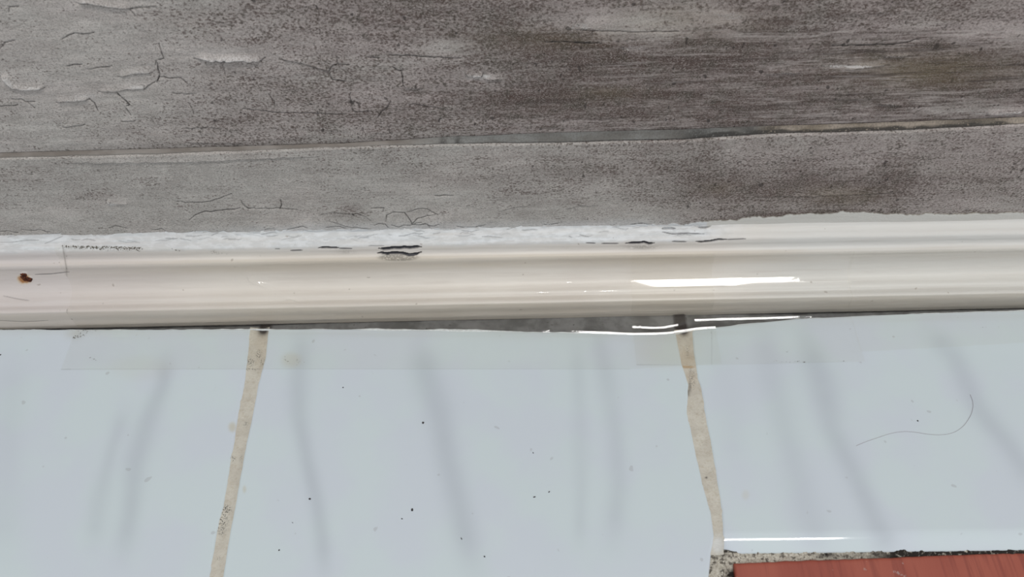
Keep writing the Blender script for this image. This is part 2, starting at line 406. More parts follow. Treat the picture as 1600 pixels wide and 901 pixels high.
# ------------------------------------------------------------------ caulk bead along the seam
def caulk_mat():
    n = N('old_caulk'); a, d, l, g = n.attr('mask')
    big = n.noise(120, 3, .6, (.5, 1, 1)); fine = n.noise(1400, 3)
    c = n.mix(a, n.mix(n.step(big, .4, .6), (.15, .142, .13), (.20, .197, .186)), n.mix(n.step(big, .4, .65), (.20, .165, .125), (.33, .28, .23)))
    c = n.mix(n.math('MULTIPLY', n.step(fine, .45, .62), .35), c, (.09, .08, .07))
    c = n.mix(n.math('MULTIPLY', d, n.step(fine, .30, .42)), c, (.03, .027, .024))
    c = n.mix(l, c, n.mix(n.step(big, .35, .65), (.17, .145, .125), (.25, .222, .20)))
    n.bump(fine, .4, .0004)
    return n.fin(c, .6, .35)
X2 = xs(.0005)
a = np.linspace(0, 1, 22)[:, None]
zl = seam_lo(X2)[None, :]; zh = seam_cap(X2)[None, :]
gap = zh-zl
yy = Y_BOARD+.0004+(Y_WALL-.0004-Y_BOARD-.0004)*a**1.0 + .0003*np.sin(a*math.pi)
P = np.stack([np.broadcast_to(X2[None], (22, len(X2))), np.broadcast_to(yy, (22, len(X2)))+0*zl, zl+.0003+(gap+.0004)*a**.8], -1)
P[..., 1] += .0006*(fbm(P[..., 0]*120, P[..., 2]*300, 5)-.5)
P[..., 1] = np.where(a < .12, P[..., 1]+.0018*(1-a/.12), P[..., 1])
px, py = project(P)
beige = smooth(1170, 1210, px)+0*px
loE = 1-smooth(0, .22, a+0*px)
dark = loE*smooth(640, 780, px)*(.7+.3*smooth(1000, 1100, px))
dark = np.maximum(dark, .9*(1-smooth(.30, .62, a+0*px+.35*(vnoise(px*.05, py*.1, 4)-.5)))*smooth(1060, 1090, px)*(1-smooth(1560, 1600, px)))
for cx_, w_ in ((692,6),(715,5),(1090,28),(1205,18),(1170,14),(1520,40)):
    dark = np.maximum(dark, np.exp(-((px-cx_)/w_)**2)*(1-.6*a)*.95)
brown = 1.0*(1-smooth(600, 720, px))*(.5+.5*smooth(0, .5, a+0*px))
line = (np.abs(a-.55) < .06)*(1-smooth(560, 640, px))*.9
att = np.stack([beige, np.maximum(dark, line*.8), brown, 0*px], -1)
caulk = grids('caulk_bead', [P], caulk_mat(), wall, {'mask': [att]})
tag(caulk, label='dirty caulk line along the seam')

# ------------------------------------------------------------------ trim_1: white painted moulding
PROFILE = [(.0240,500.5),(.010,500),(.0022,499.5),(.0006,498),(.0,495),(.0001,486),(.0002,477),(.0007,472.5),(.0019,469),(.0036,465.5),(.0049,462.5),
           (.0056,459.5),(.0064,456.5),(.0088,449.5),(.0112,441.5),(.0130,433),(.0142,424.5),(.0149,416),(.0152,409),(.0152,404.5),(.0156,401.5),(.0167,397.5),(.0177,393.5),
           (.0182,389.5),(.0184,384),(.0189,379),(.0203,373.5),(.0222,367),(.0239,360.5),(.0250,354),(.0256,348)]
pr = np.array(PROFILE)
prz = np.array([on_y(800, r, y)[2] for y, r in PROFILE]); prz[:3] = prz[3]-.0004; prz[0:2] = prz[2]
seg = np.r_[0, np.cumsum(np.hypot(np.diff(pr[:, 0]), np.diff(prz)))]
def catmull(t, v, q):
    i = np.clip(np.searchsorted(t, q)-1, 0, len(t)-2)
    m = np.gradient(v, t); dt = t[i+1]-t[i]; u = (q-t[i])/dt
    return (2*u**3-3*u**2+1)*v[i]+(u**3-2*u**2+u)*dt*m[i]+(-2*u**3+3*u**2)*v[i+1]+(u**3-u**2)*dt*m[i+1]
q = np.concatenate([np.linspace(0, seg[3], 12)[:-1], np.linspace(seg[3], seg[-1], 200)])
py_ = catmull(seg, pr[:, 0], q); pz_ = catmull(seg, prz, q); prow = np.interp(q, seg, pr[:, 1])
bot = guide([(0,512),(100,511),(200,508),(400,504),(600,500),(800,495.5),(1000,491),(1200,487),(1400,483),(1600,477)], 0.0)
topg = guide([(0,385),(300,378),(600,374),(900,370),(1200,364),(1600,356)], .0195)
zc0, zc1 = pz_.min(), np.interp(.0195, [.0189, .0203], [on_y(800, 379, .0189)[2], on_y(800, 373.5, .0203)[2]])
x8 = on_y(800, 496, 0)[0]
def mould_pts(X, yy, zz):
    b0 = bot(X)-bot(x8); t0 = topg(X)-topg(x8)
    u = (zz-zc0)/(zc1-zc0)
    return np.stack([X+0*yy, yy+0*X, zz+b0*(1-u)+t0*u], -1)
X3 = xs(.00030)
P = mould_pts(X3[None, :], py_[:, None], pz_[:, None])
px, py = project(P)
inb = (px > -80) & (px < 1680)
row = np.broadcast_to(prow[:, None], px.shape)
# surface normal in y,z for displacement
ty = np.gradient(py_); tz = np.gradient(pz_); L = np.hypot(ty, tz)+1e-12
ny = -tz/L; nz = ty/L            # outward = towards -y / +z
disp = .00022*(fbm(P[..., 0]*30, row*.05, 5)-.5)+.00012*(fbm(P[..., 0]*160, row*.25, 6)-.5)
chip = np.zeros(px.shape); grime = np.zeros(px.shape); line = np.zeros(px.shape); rust = np.zeros(px.shape)
CHIPS = [([(592,388.5),(606,389),(615,387.5),(640,387.5),(652,386),(658,386)], 2.6, 1), ([(590,395.5),(612,395),(630,395.5),(640,398),(650,396.5),(658,394)], 1.7, 1),
         ([(498,387.5),(510,387),(529,387.5)], 1.5, 1), ([(530,388),(550,388.5)], .7, .8), ([(454,391.5),(472,391)], .8, .8), ([(430,389),(437,389)], .6, .6),
         ([(978,380.5),(990,380),(1022,380)], 1.9, 1), ([(940,380.5),(966,380.5)], .7, .8), ([(916,379.5),(930,380)], .6, .8), ([(1050,377),(1072,377.5)], .9, .7),
         ([(1088,377.5),(1110,377),(1122,374.5),(1135,374.5)], 1.5, .95), ([(1135,374),(1165,373)], .6, .8), ([(1035,357),(1055,357)], 1.1, .5), ([(1092,355),(1110,353)], 1.1, .4),
         ([(1035,362),(1050,365),(1070,364),(1100,365)], .6, .7), ([(0,378),(20,378),(40,375),(60,375)], .5, .4), ([(70,380),(98,369)], .5, .35), ([(576,384),(600,384)], .5, .5),
         ([(55,429),(80,428),(108,425)], .6, .55), ([(5,462),(30,467),(45,469)], .5, .35), ([(0,501),(40,503),(75,501)], .5, .3)]
rng = np.random.RandomState(9)
for k_ in range(70):
    x0 = rng.uniform(0, 1110); y0 = 375-.012*x0+rng.uniform(-12, 5); L_ = rng.uniform(5, 34)**1.0
    p_ = [(x0, y0)]
    for q_ in range(int(L_/7)+1): p_.append((p_[-1][0]+rng.uniform(4, 9), p_[-1][1]+rng.uniform(-2.6, 2.2)))
    CHIPS.append((p_, .3, rng.uniform(.12, .5)))
for pts, w, s_ in CHIPS:
    pts = wiggle(pts, 1.2) if w > 1 else pts
    d, side, par = polydist(px, py, pts, 8)
    tp = np.clip(np.minimum(par, 1-par)*8, .35, 1)
    k = 1-smooth(w*tp*.9, w*tp*.9+.7, d)
    chip = np.maximum(chip, k*s_); disp -= .0009*k*(w > 1)+.0002*k
# grey bared patch under the big chip
grime = np.maximum(grime, .75*(1-smooth(.7, 1.2, np.sqrt(((px-622)/32)**2+((py-402)/5.5)**2))))
grime = np.maximum(grime, .5*blob(px, py, 1003, 386, 24, 4)); grime = np.maximum(grime, .3*blob(px, py, 540, 393, 14, 4))
stain = .55*smooth(395, 400, row)*(1-smooth(410, 424, row))*(.3+.7*smooth(120, 420, px))*(1-.5*smooth(1180, 1300, px))
stain = stain+.55*smooth(470, 476, row)
stain = np.clip(stain*(.6+.8*fbm(px*.008, row*.15, 33)), 0, 1)
blue = smooth(0, 90, px+60)*(1-smooth(1080, 1190, px))*(1-smooth(376, 386, row+3*(fbm(px*.03, px*0, 2)-.5)))
blue = blue*(.45+.75*fbm(px*.02, row*.2, 13))
pink = 1-smooth(120, 420, px+60*(fbm(px*.01, row*.06, 4)-.5))
rust = 1-smooth(.55, 1.15, np.sqrt(((px-38)/11.5)**2+((py-435)/9.5)**2)+.55*(fbm(px*.18, py*.18, 3)-.5))
ruc = 1-smooth(.7, 1.0, np.minimum(np.hypot((px-38)/7, (py-428)/4.5), np.hypot((px-42)/10.5, (py-435)/6.0))+.3*(fbm(px*.3, py*.3, 8)-.5))
disp += .0003*ruc
# ragged lower edge
for k_, amp in ((0, .0010), (1, .0005)):
    P[:12, :, 2] += amp*(fbm(P[:12, :, 0]*(60 if k_ == 0 else 260), 0*P[:12, :, 0], 60+k_)-.5)
P[..., 1] += np.where(inb, disp, 0)*ny[:, None]; P[..., 2] += np.where(inb, disp, 0)*nz[:, None]
P[:12, :, 2] -= 0
def mould_paint():
    n = N('white_gloss_paint')
    chip, grime, stain, blue = n.attr('mask'); pink, rust, ruc, neutral = n.attr('mask2')
    big = n.noise(40, 3, .5, (.35, 1, 1)); fine = n.noise(1300, 3); strk = n.noise(500, 3, .6, (.05, 1, 1))
    c = n.mix(n.step(big, .35, .65), (.635, .590, .545), (.69, .65, .605))
    c = n.mix(neutral, c, (.61, .60, .575)); c = n.mix(n.math('MULTIPLY', pink, .75), c, (.58, .525, .51))
    c = n.mix(stain, c, (.50, .435, .355))
    c = n.mix(blue, c, n.mix(n.step(n.noise(500, 4, .6, (.4, 1, 1), off=3), .4, .62), (.55, .562, .568), (.66, .675, .688)))
    c = n.mix(n.math('MULTIPLY', n.step(strk, .5, .7), .16), c, (.46, .40, .36))
    c = n.mix(n.math('MULTIPLY', n.step(n.noise(330, 1, .4, off=12), .76, .79), .45), c, (.22, .17, .13))
    c = n.mix(n.math('MULTIPLY', grime, n.step(fine, .3, .5)), c, (.17, .15, .12))
    c = n.mix(n.math('MULTIPLY', rust, .95), c, n.mix(n.step(rust, .3, 1), (.56, .42, .22), (.36, .15, .035)))
    c = n.mix(ruc, c, n.mix(n.step(fine, .4, .6), (.035, .008, .004), (.13, .03, .008)))
    c = n.mix(chip, c, (.045, .043, .050))
    n.bump(n.math('ADD', n.math('MULTIPLY', strk, .6), n.math('MULTIPLY', fine, .4)), .25, .0004)
    return n.fin(c, n.math('ADD', .50, n.math('MULTIPLY', chip, .4)), .4)
neutral = smooth(1080, 1260, px)*.85
trim = grids('trim_1', [P], mould_paint(), None, {'mask': [np.stack([chip, grime, stain, blue], -1)], 'mask2': [np.stack([pink, rust, 0*ruc, neutral], -1)]}, flip=False)
tag(trim, kind='structure', label='cream white painted wooden moulding running along the foot of the wall')

# rusty nail head in the moulding
def lump(name, c, n_dir, rad, h, mat, parent, seed=1, seg=28, rings=7):
    n_dir = np.array(n_dir, float); n_dir /= np.linalg.norm(n_dir)
    u = np.cross(n_dir, [0, 1, .001]); u /= np.linalg.norm(u); v = np.cross(n_dir, u)
    V = []; 
    for r in range(rings):
        t = r/(rings-1)
        for k in range(seg+1):
            a_ = 2*math.pi*(k % seg)/seg
            rr = rad*t*(1+.22*math.sin(2*a_+seed)+.12*math.sin(5*a_+seed*2))
            hh = h*(1-t**3)*(1+.3*math.sin(7*a_+r*2+seed))-h*.15
            V.append(np.array(c)+u*rr*math.cos(a_)+v*rr*math.sin(a_)+n_dir*hh)
    V = np.array(V).reshape(rings, seg+1, 3)
    return grids(name, [V], mat, parent)
def plain(name, col, rough, col2=None, sc=800, bump=0.3):
    n = N(name); f = n.noise(sc, 3); c = n.mix(n.step(f, .4, .62), col, col2 or tuple(x*.6 for x in col))
    n.bump(f, bump, .0004); return n.fin(c, rough, .4)
M_RUST = plain('rust', (.13, .03, .008), .85, (.030, .008, .004), 1400, .8)
def near_moulding(cx_, cy_):
    i = np.argmin((px-cx_)**2+(py-cy_)**2); return P.reshape(-1, 3)[i], (0, ny[i // px.shape[1]], nz[i // px.shape[1]])
for nm, (a_, b_), r_ in (('nail_head', (42, 435), .0022), ('rust_blister', (38, 428), .00135)):
    c_, nn = near_moulding(a_, b_)
    tag(lump(nm, c_, nn, r_, .0007, M_RUST, trim, seed=r_*1000), label='rusted brown %s' % nm.replace('_', ' '))

# ------------------------------------------------------------------ floor: glossy white tiles
JL = [(392,418,515),(388,413,560),(383,402,600),(371,391,660),(367,384,690),(357,373,750),(350,366,790),(340,358,830),(329,347,900)]
JR = [(1056,1080,515),(1063,1083,550),(1067,1086,570),(1074,1089,590),(1077,1093,600),(1076,1097,620),(1075,1100,645),(1082,1106,675),(1087,1111,700),(1098,1119,750),(1112,1127,800),(1117,1129,838),(1112,1128,862)]
def fcurve(pts):                      # list of pixel points -> X as a function of floor y
    Q = np.array([on_z(a, b)[:2] for a, b in pts]); o = np.argsort(Q[:, 1]); Q = Q[o]
    return lambda y: np.where(y < Q[0, 1], Q[0, 0]+(y-Q[0, 1])*.02, np.interp(y, Q[:, 1], Q[:, 0]))
jl0 = fcurve([(a, c) for a, b, c in JL]); jl1 = fcurve([(b, c) for a, b, c in JL])
jr0 = fcurve([(a, c) for a, b, c in JR]+[(1108, 901)]); jr1 = fcurve([(b, c) for a, b, c in JR])
back = [(0,513.5),(200,513.5),(380,513),(420,513),(500,512.5),(700,514.5),(860,517.5),(990,520),(1060,519),(1100,512),(1160,505),(1250,496),(1400,489.5),(1600,483.5)]
Bq = np.array([on_z(a, b)[:2] for a, b in back])
yback = lambda X: np.interp(X, Bq[:, 0], Bq[:, 1])
fr = np.array([on_z(a, b)[:2] for a, b in ((1135,861),(1600,855.5))]); kf = np.polyfit(fr[:, 0], fr[:, 1], 1)
yfront = lambda X: np.polyval(kf, X)
Y_NEAR = -.42
def tile_grid(xl, xr, y0, y1, nx, ny_, rnd=.0012, drop=.006, pillow=0):
    """slab with a rounded rim; xl,xr functions of y; y0,y1 functions of x (front, back)"""
    e = np.array([0, .12, .3, .5, .75, 1.0, 1.4])*rnd
    hz = -np.where(e < rnd, rnd-np.sqrt(np.maximum(rnd**2-(rnd-e)**2, 0)), 0)
    def axis(n):
        t = np.linspace(0, 1, n); 
        ins = np.concatenate([e, np.full(n-2, np.nan), e[::-1]])
        return ins
    ef, hf = e, hz
    if pillow: ef = np.linspace(0, pillow, 16); hf = -45*(pillow-ef)**2
    def lay(Lg, n, ef=e, hf=hz):
        mid = np.linspace(ef[-1], Lg-e[-1], n)[1:-1]
        p = np.concatenate([[0], ef, mid, Lg-e[::-1], [Lg]]); z = np.concatenate([[-drop], hf, 0*mid, hz[::-1], [-drop]])
        return p, z
    # parametric: v in [0,1] by front/back at mid, blended
    ym0 = float(np.mean(y0(np.array([0.])))); ym1 = float(np.mean(y1(np.array([0.]))))
    LY = .2; LX = .2
    pv, zv = lay(LY, ny_, ef, hf); pu, zu = lay(LX, nx)
    G = np.zeros((len(pv), len(pu), 3))
    for it in range(len(pv)):
        # distances from both rims kept true size
        y = np.full(len(pu), (y0(np.array([0.]))[0]+y1(np.array([0.]))[0])/2)
        x = None
        for _ in range(6):
            a_ = xl(y); b_ = xr(y)
            x = np.where(pu <= LX/2, a_+np.minimum(pu, LX/2)*np.where(pu < e[-1]*1.01, 1, 1), 0)
            t = (pu-e[-1])/(LX-2*e[-1])
            x = np.where(t <= 0, a_+pu, np.where(t >= 1, b_-(LX-pu), a_+e[-1]+t*(b_-a_-2*e[-1])))
            c_ = y0(x); d_ = y1(x)
            tt = (pv[it]-ef[-1])/(LY-e[-1]-ef[-1])
            y = c_+pv[it] if tt <= 0 else (d_-(LY-pv[it]) if tt >= 1 else c_+ef[-1]+tt*(d_-c_-e[-1]-ef[-1]))
        G[it, :, 0] = x; G[it, :, 1] = y
    G[..., 2] = np.minimum(zv[:, None], zu[None, :])
    G[..., 2] = -np.minimum(drop, np.hypot(np.minimum(zv[:, None], 0), np.minimum(zu[None, :], 0)))
    return G
cY = lambda v: (lambda X: np.full(np.shape(X), v))
tiles = [
    tile_grid(lambda y: jl0(y)-.1985, jl0, cY(-.185), yback, 300, 300),
    tile_grid(jl1, jr0, cY(-.185), yback, 420, 340),
    tile_grid(jr1, lambda y: jr1(y)*0+jr1(np.array([-.05]))[0]+.199, yfront, yback, 300, 260, pillow=.008),
]
xr_end = float(jr1(np.array([-.05]))[0]+.199)
# the neighbours outside the frame, coarser
tiles.append(tile_grid(lambda y: y*0-.51, lambda y: jl0(y)-.2010, cY(-.185), yback, 60, 60))
tiles.append(tile_grid(lambda y: y*0+xr_end+.0030, lambda y: y*0+xr_end+.2, yfront, yback, 60, 60))
tiles.append(tile_grid(lambda y: y*0+xr_end+.203, lambda y: y*0+xr_end+.42, yfront, yback, 20, 20))
tiles.append(tile_grid(lambda y: y*0-.72, lambda y: y*0-.513, cY(-.185), yback, 20, 20))
for i in range(4):
    a_ = -.515+i*.2035; tiles.append(tile_grid(lambda y, a_=a_: y*0+a_, lambda y, a_=a_: y*0+min(a_+.2, .10), cY(-.40), cY(-.188), 30, 30))
VEINS = [([(262,560),(255,600),(230,660),(212,720),(204,800),(190,870)], 13, .55), ([(195,640),(175,700),(155,780),(145,850)], 12, .35),
         ([(475,520),(466,580),(466,650),(480,720),(496,790),(503,840),(508,900)], 13, .55), ([(655,540),(668,590),(684,640),(700,720),(720,800),(740,890)], 17, .6),
         ([(900,530),(906,640),(908,760),(905,850)], 12, .28), ([(930,500),(948,590),(962,680),(966,760),(958,850)], 14, .38), 
         ([(1190,510),(1205,590),(1232,690),(1262,800),(1285,860)], 18, .32), ([(1255,520),(1282,590),(1300,670),(1335,740),(1375,830),(1395,860)], 18, .55),
         ([(1450,515),(1490,555),(1530,640),(1580,700),(1620,760)], 16, .5), ([(1120,520),(1140,620),(1150,720)], 20, .12), ([(20,560),(10,700),(0,860)], 25, .2)]
SPOTS = [(363,667,6,8,.55),(382,764,3,6,.4),(455,562,16,12,.28),(1165,773,6,8,.2),(1040,545,50,30,.14),(220,575,50,20,.1)]
FA = []; 
for G in tiles:
    fx, fy = project(G); v = np.zeros(fx.shape)
    for pts, w, s_ in VEINS:
        d, sd, par = polydist(fx, fy, pts, 70)
        ww = w*1.2*(.75+.5*vnoise(fy*.01, fx*0, int(pts[0][0])))
        v = v+.85*s_*np.exp(-(d/ww)**2)*(.75+.5*fbm(fx*.012, fy*.012, 3))*np.clip(np.minimum(par+.05, 1.05-par)*6, 0, 1)
    yl = np.zeros(fx.shape)
    for a_, b_, rx, ry, s_ in SPOTS: yl = np.maximum(yl, s_*np.exp(-(((fx-a_)/rx)**2+((fy-b_)/ry)**2)**2))
    # scum left just in front of the moulding
    scum = (1-smooth(2, 22, fy-interp(fx, back)))*.35*fbm(fx*.01, fy*.2, 7)
    scum = np.maximum(scum, .5*blob(fx, fy, 115, 522, 14, 8)+.3*blob(fx, fy, 150, 516, 60, 6))
    FA.append(np.stack([np.clip(v, 0, 1), yl, np.clip(scum, 0, 1), smooth(380, 520, fx)], -1))
def tile_mat():
    n = N('glazed_tile'); v, y, sc, r = n.attr('mask')
    big = n.noise(28, 3, .5); b2 = n.noise(60, 2, off=5)
    c = n.mix(n.step(big, .38, .62), (.575, .624, .678), (.577, .648, .672))
    c = n.mix(v, c, (.415, .455, .50))
    c = n.mix(y, c, (.50, .44, .29)); c = n.mix(sc, c, (.45, .46, .42))
    c = n.mix(n.math('MULTIPLY', n.step(n.noise(210, 1, .4, off=31), .755, .79), .35), c, (.33, .33, .34))
    n.bump(b2, .02, .002)
    return n.fin(c, .07, .5)
floor = grids('floor', tiles, tile_mat(), None, {'mask': FA})
tag(floor, kind='structure', label='glossy white floor tiles with soft grey veins')

# grout joints, each its own part
def grout_mat():
    n = N('beige_grout'); d, l, e, g = n.attr('mask')
    f = n.noise(900, 4); b = n.noise(150, 3)
    c = n.mix(n.step(b, .35, .65), (.50, .465, .40), (.56, .53, .46))
    c = n.mix(n.math('MULTIPLY', n.step(f, .5, .68), .35), c, (.40, .34, .25))
    c = n.mix(l, c, (.60, .60, .58)); c = n.mix(e, c, (.42, .30, .18))
    c = n.mix(n.math('MULTIPLY', g, n.step(n.noise(1900, 2, .6, off=4), .50, .60)), c, (.10, .10, .09))
    c = n.mix(d, c, (.035, .028, .024))
    n.bump(f, .5, .0005); return n.fin(c, .55, .4)
M_GROUT = grout_mat()
def joint(x0, x1, ya, yb, dark, specks, pale, brown, nm='grout_joint', n_=520, z=-.00025, wob=.0004):
    yy = np.linspace(ya, yb, n_); a_ = x0(yy)-.0007; b_ = x1(yy)+.0007; u = np.linspace(0, 1, 14)
    Xg = a_[:, None]+(b_-a_)[:, None]*u[None]; Yg = np.broadcast_to(yy[:, None], Xg.shape)
    Z = z-.0004*np.sin(u*math.pi)[None]+wob*(fbm(Xg*500, Yg*350, 3)-.5)
    fx, fy = project(np.stack([Xg, Yg, 0*Xg], -1))
    A_ = np.zeros(Xg.shape+(4,))
    for k_, lst in ((0, dark), (3, specks), (1, pale), (2, brown)):
        for cx_, cy_, rx, ry, s_ in lst: A_[..., k_] = np.maximum(A_[..., k_], s_*np.clip(1.6*np.exp(-((fx-cx_)/rx)**2-((fy-cy_)/ry)**2), 0, 1))
    return grids(nm, [np.stack([Xg, Yg, Z], -1)], M_GROUT, floor, {'mask': [A_]})
yb_l = float(yback(np.array([-.1]))[0])+.001
joint(jl0, jl1, -.19, yb_l, [(411,514,8,8,1)], [(404,552,4,6,1),(391,564,5,6,.9),(410,565,4,5,.8),(392,576,12,1.5,.9),(384,661,3,3,.9),(353,795,7,6,1),(347,812,7,12,1),(345,826,6,8,.8),(341,871,2,2,1),(364,716,3,4,.8),(376,715,2,6,.6)], [], [(408,540,8,30,.12)])
joint(jr0, jr1, float(on_z(1120, 866)[1]), float(yback(np.array([.1]))[0])+.001, [(1069,514,7,8,1),(1078,604,2,8,.5),(1076,613,1.5,5,.6),(1104,745,1.5,1.5,.8)], [(1074,548,2,8,.6),(1079,585,2,14,.6),(1083,592,3,12,.6)],
      [(1122,850,9,12,.95)], [(1074,572,11,2,.9),(1072,560,12,14,.25),(1080,590,8,12,.2)])
# mortar under and behind the tiles, seen in the gap below the moulding
def mortar_mat():
    n = N('dirty_mortar'); plug = n.attr('mask')[0]; f = n.noise(700, 5, .65); b = n.noise(110, 3, off=3)
    c = n.mix(n.step(b, .35, .65), (.10, .098, .095), (.17, .168, .165)); c = n.mix(n.step(f, .62, .7), c, (.05, .045, .04))
    c = n.mix(plug, c, (.022, .016, .014))
    n.bump(f, .2, .0006); return n.fin(c, .85, .3)
X4 = xs(.0008); V_ = np.linspace(0, 1, 30)[:, None]
Yg = -.016+V_*.044+0*X4[None]; Xg = X4[None]+0*V_
Zg = -.0042+.0012*(fbm(Xg*90, Yg*160, 2)-.4)+.0003*(fbm(Xg*500, Yg*500, 4)-.5)-.0030*smooth(.10, .16, Xg)-.0015*smooth(-.05, -.11, Xg)
jx = np.minimum(abs(Xg-on_z(409, 508)[0]), abs(Xg-on_z(1066, 508)[0]))
Pl = (1-smooth(.0022, .0036, jx))*.95
grids('mortar_bed', [np.stack([Xg, Yg, Zg+.001*Pl], -1)], mortar_mat(), floor, {'mask': [np.stack([Pl]*4, -1)]})
under = np.stack([np.array([[-.9, .9], [-.9, .9]]), np.array([[-.6, -.6], [.03, .03]]), np.full((2, 2), -.0085)], -1)
grids('floor_screed', [under], plain('screed', (.22, .21, .19), .9), floor)

# thin white bead added as the bright glaze highlight along the tiles' rear rim
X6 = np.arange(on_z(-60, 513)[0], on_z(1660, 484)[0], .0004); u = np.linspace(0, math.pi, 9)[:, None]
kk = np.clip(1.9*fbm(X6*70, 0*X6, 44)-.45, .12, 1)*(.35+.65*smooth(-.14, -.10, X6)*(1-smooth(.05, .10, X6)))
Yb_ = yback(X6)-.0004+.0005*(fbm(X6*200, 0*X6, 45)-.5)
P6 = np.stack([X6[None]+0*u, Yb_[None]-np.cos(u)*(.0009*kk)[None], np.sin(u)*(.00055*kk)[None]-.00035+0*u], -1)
grids('rim_highlight_bead', [P6], plain('rim_highlight_white', (.66, .69, .70), .5, (.56, .58, .58)), floor)

# ------------------------------------------------------------------ cement around the red board
def cement_mat():
    n = N('ragged_cement'); d, l, e, g = n.attr('mask')
    f = n.noise(560, 5, .65); h = n.noise(1300, 3, off=3)
    c = n.mix(n.step(h, .35, .65), (.44, .40, .33), (.62, .58, .50))
    c = n.mix(n.math('MULTIPLY', n.step(f, .52, .60), .85), c, (.10, .085, .07))
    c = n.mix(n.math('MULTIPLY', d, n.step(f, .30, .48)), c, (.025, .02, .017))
    n.bump(f, 1.0, .0014); return n.fin(c, .85, .25)
Y5 = np.linspace(-.42, 0, 10)
pa = on_z(1104, 901); pb = on_z(1600, 850)
yc1 = on_z(1135, 858)[1]
nX = 700; nY = 150
xa = on_z(1109, 901)[0]-.001
Xc = np.linspace(xa, .55, nX)
yt = np.polyval(kf, Xc)+.0012; ybm = yt-.0100
Vv = np.linspace(0, 1, 60)[:, None]
G1x = Xc[None]+0*Vv; G1y = yt[None]-(yt-ybm)[None]*Vv
G1z = -.0030-.0035*smooth(.10, .75, Vv)+.0016*(fbm(G1x*260, G1y*420, 5)-.5)+.0009*(fbm(G1x*900, G1y*900, 8)-.5)
corner = np.exp(-((G1x-on_z(1130, 875)[0])/.006)**2); G1z = G1z+.0016*corner
fx, fy = project(np.stack([G1x, G1y, G1z], -1))
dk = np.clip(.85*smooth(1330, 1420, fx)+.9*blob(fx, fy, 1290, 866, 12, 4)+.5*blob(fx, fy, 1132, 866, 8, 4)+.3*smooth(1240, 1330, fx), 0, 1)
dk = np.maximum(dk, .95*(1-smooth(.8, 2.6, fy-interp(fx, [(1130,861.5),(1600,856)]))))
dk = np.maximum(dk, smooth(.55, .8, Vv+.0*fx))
A1 = np.stack([dk, 0*dk, 0*dk, 0*dk], -1)
# the arm running towards the camera along the board's left end
U = np.linspace(0, 1, 60)[None]; Yv = np.linspace(float(np.polyval(kf, xa))+.0008, -.36, 420)[:, None]
xL = jr0(Yv)-.0012+.0012*(fbm(Yv*500, 0*Yv, 4)-.5); xR = xL+.0105
G2x = xL+(xR-xL)*U; G2y = Yv+0*U
G2z = -.0022-.0035*smooth(.55, .95, U)+.0018*(fbm(G2x*300, G2y*300, 15)-.5)+.0009*(fbm(G2x*900, G2y*900, 18)-.5)
fx, fy = project(np.stack([G2x, G2y, G2z], -1))
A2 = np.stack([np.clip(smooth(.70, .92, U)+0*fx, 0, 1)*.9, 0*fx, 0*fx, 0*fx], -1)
cem = grids('cement_edging', [np.stack([G1x, G1y, G1z], -1), np.stack([G2x, G2y, G2z], -1)], cement_mat(), floor, {'mask': [A1, A2]})
tag(cem, label='crumbling beige cement around the red board')

# ------------------------------------------------------------------ red painted board in the floor
def red_mat():
    n = N('red_stained_wood')
    g = n.noise(380, 4, .6, (1, .06, 1), dist=.4); b = n.noise(60, 3, .5, (1, .25, 1)); f = n.noise(900, 3)
    c = n.mix(n.step(b, .3, .7), (.285, .066, .044), (.345, .092, .060))
    c = n.mix(n.math('MULTIPLY', n.step(g, .46, .66), .45), c, (.17, .035, .026))
    c = n.mix(n.math('MULTIPLY', n.step(n.noise(170, 4, .6, off=7), .66, .72), .6), c, (.40, .30, .28))
    n.bump(g, .25, .0005); return n.fin(c, .42, .45)
z_r = -.0030
c0 = on_z(1147, 878, z_r); c1 = on_z(1600, 861.5, z_r); kr = np.polyfit([c0[0], c1[0]], [c0[1], c1[1]], 1)
e_ = np.array([0, .15, .4, .7, 1.0])*.0011
hz_ = -(.0011-np.sqrt(np.maximum(.0011**2-(.0011-e_)**2, 0)))
xl_ = np.concatenate([[0], e_]); zl_ = np.concatenate([[-.007], hz_])
bx = np.concatenate([c0[0]+xl_, np.linspace(c0[0]+.002, .50, 260)]); bzx = np.concatenate([zl_, np.zeros(260)])
byo = np.concatenate([xl_, np.linspace(.002, .14, 60), [.14]]); bzy = np.concatenate([zl_, np.zeros(60), [-.007]])
Gx = np.broadcast_to(bx[None], (len(byo), len(bx))).copy(); Gy = np.polyval(kr, bx)[None]-byo[:, None]
Gx = Gx-byo[:, None]*.10*np.exp(-(Gx-c0[0])/.05)
Gx = Gx+.0006*(fbm(Gy*300, 0*Gy, 4)-.5)*np.exp(-(Gx-c0[0])/.004)
Gy = Gy+.0007*(fbm(Gx*200, 0*Gx, 9)-.5)*np.exp(-byo[:, None]/.004)
Gz = z_r-np.minimum(.007, np.hypot(bzx[None], bzy[:, None]))
red = grids('floor_board', [np.stack([Gx, Gy, Gz], -1)], red_mat(), None, flip=True)
tag(red, label='red brown wooden board let into the floor in front of the right tile', category='board')

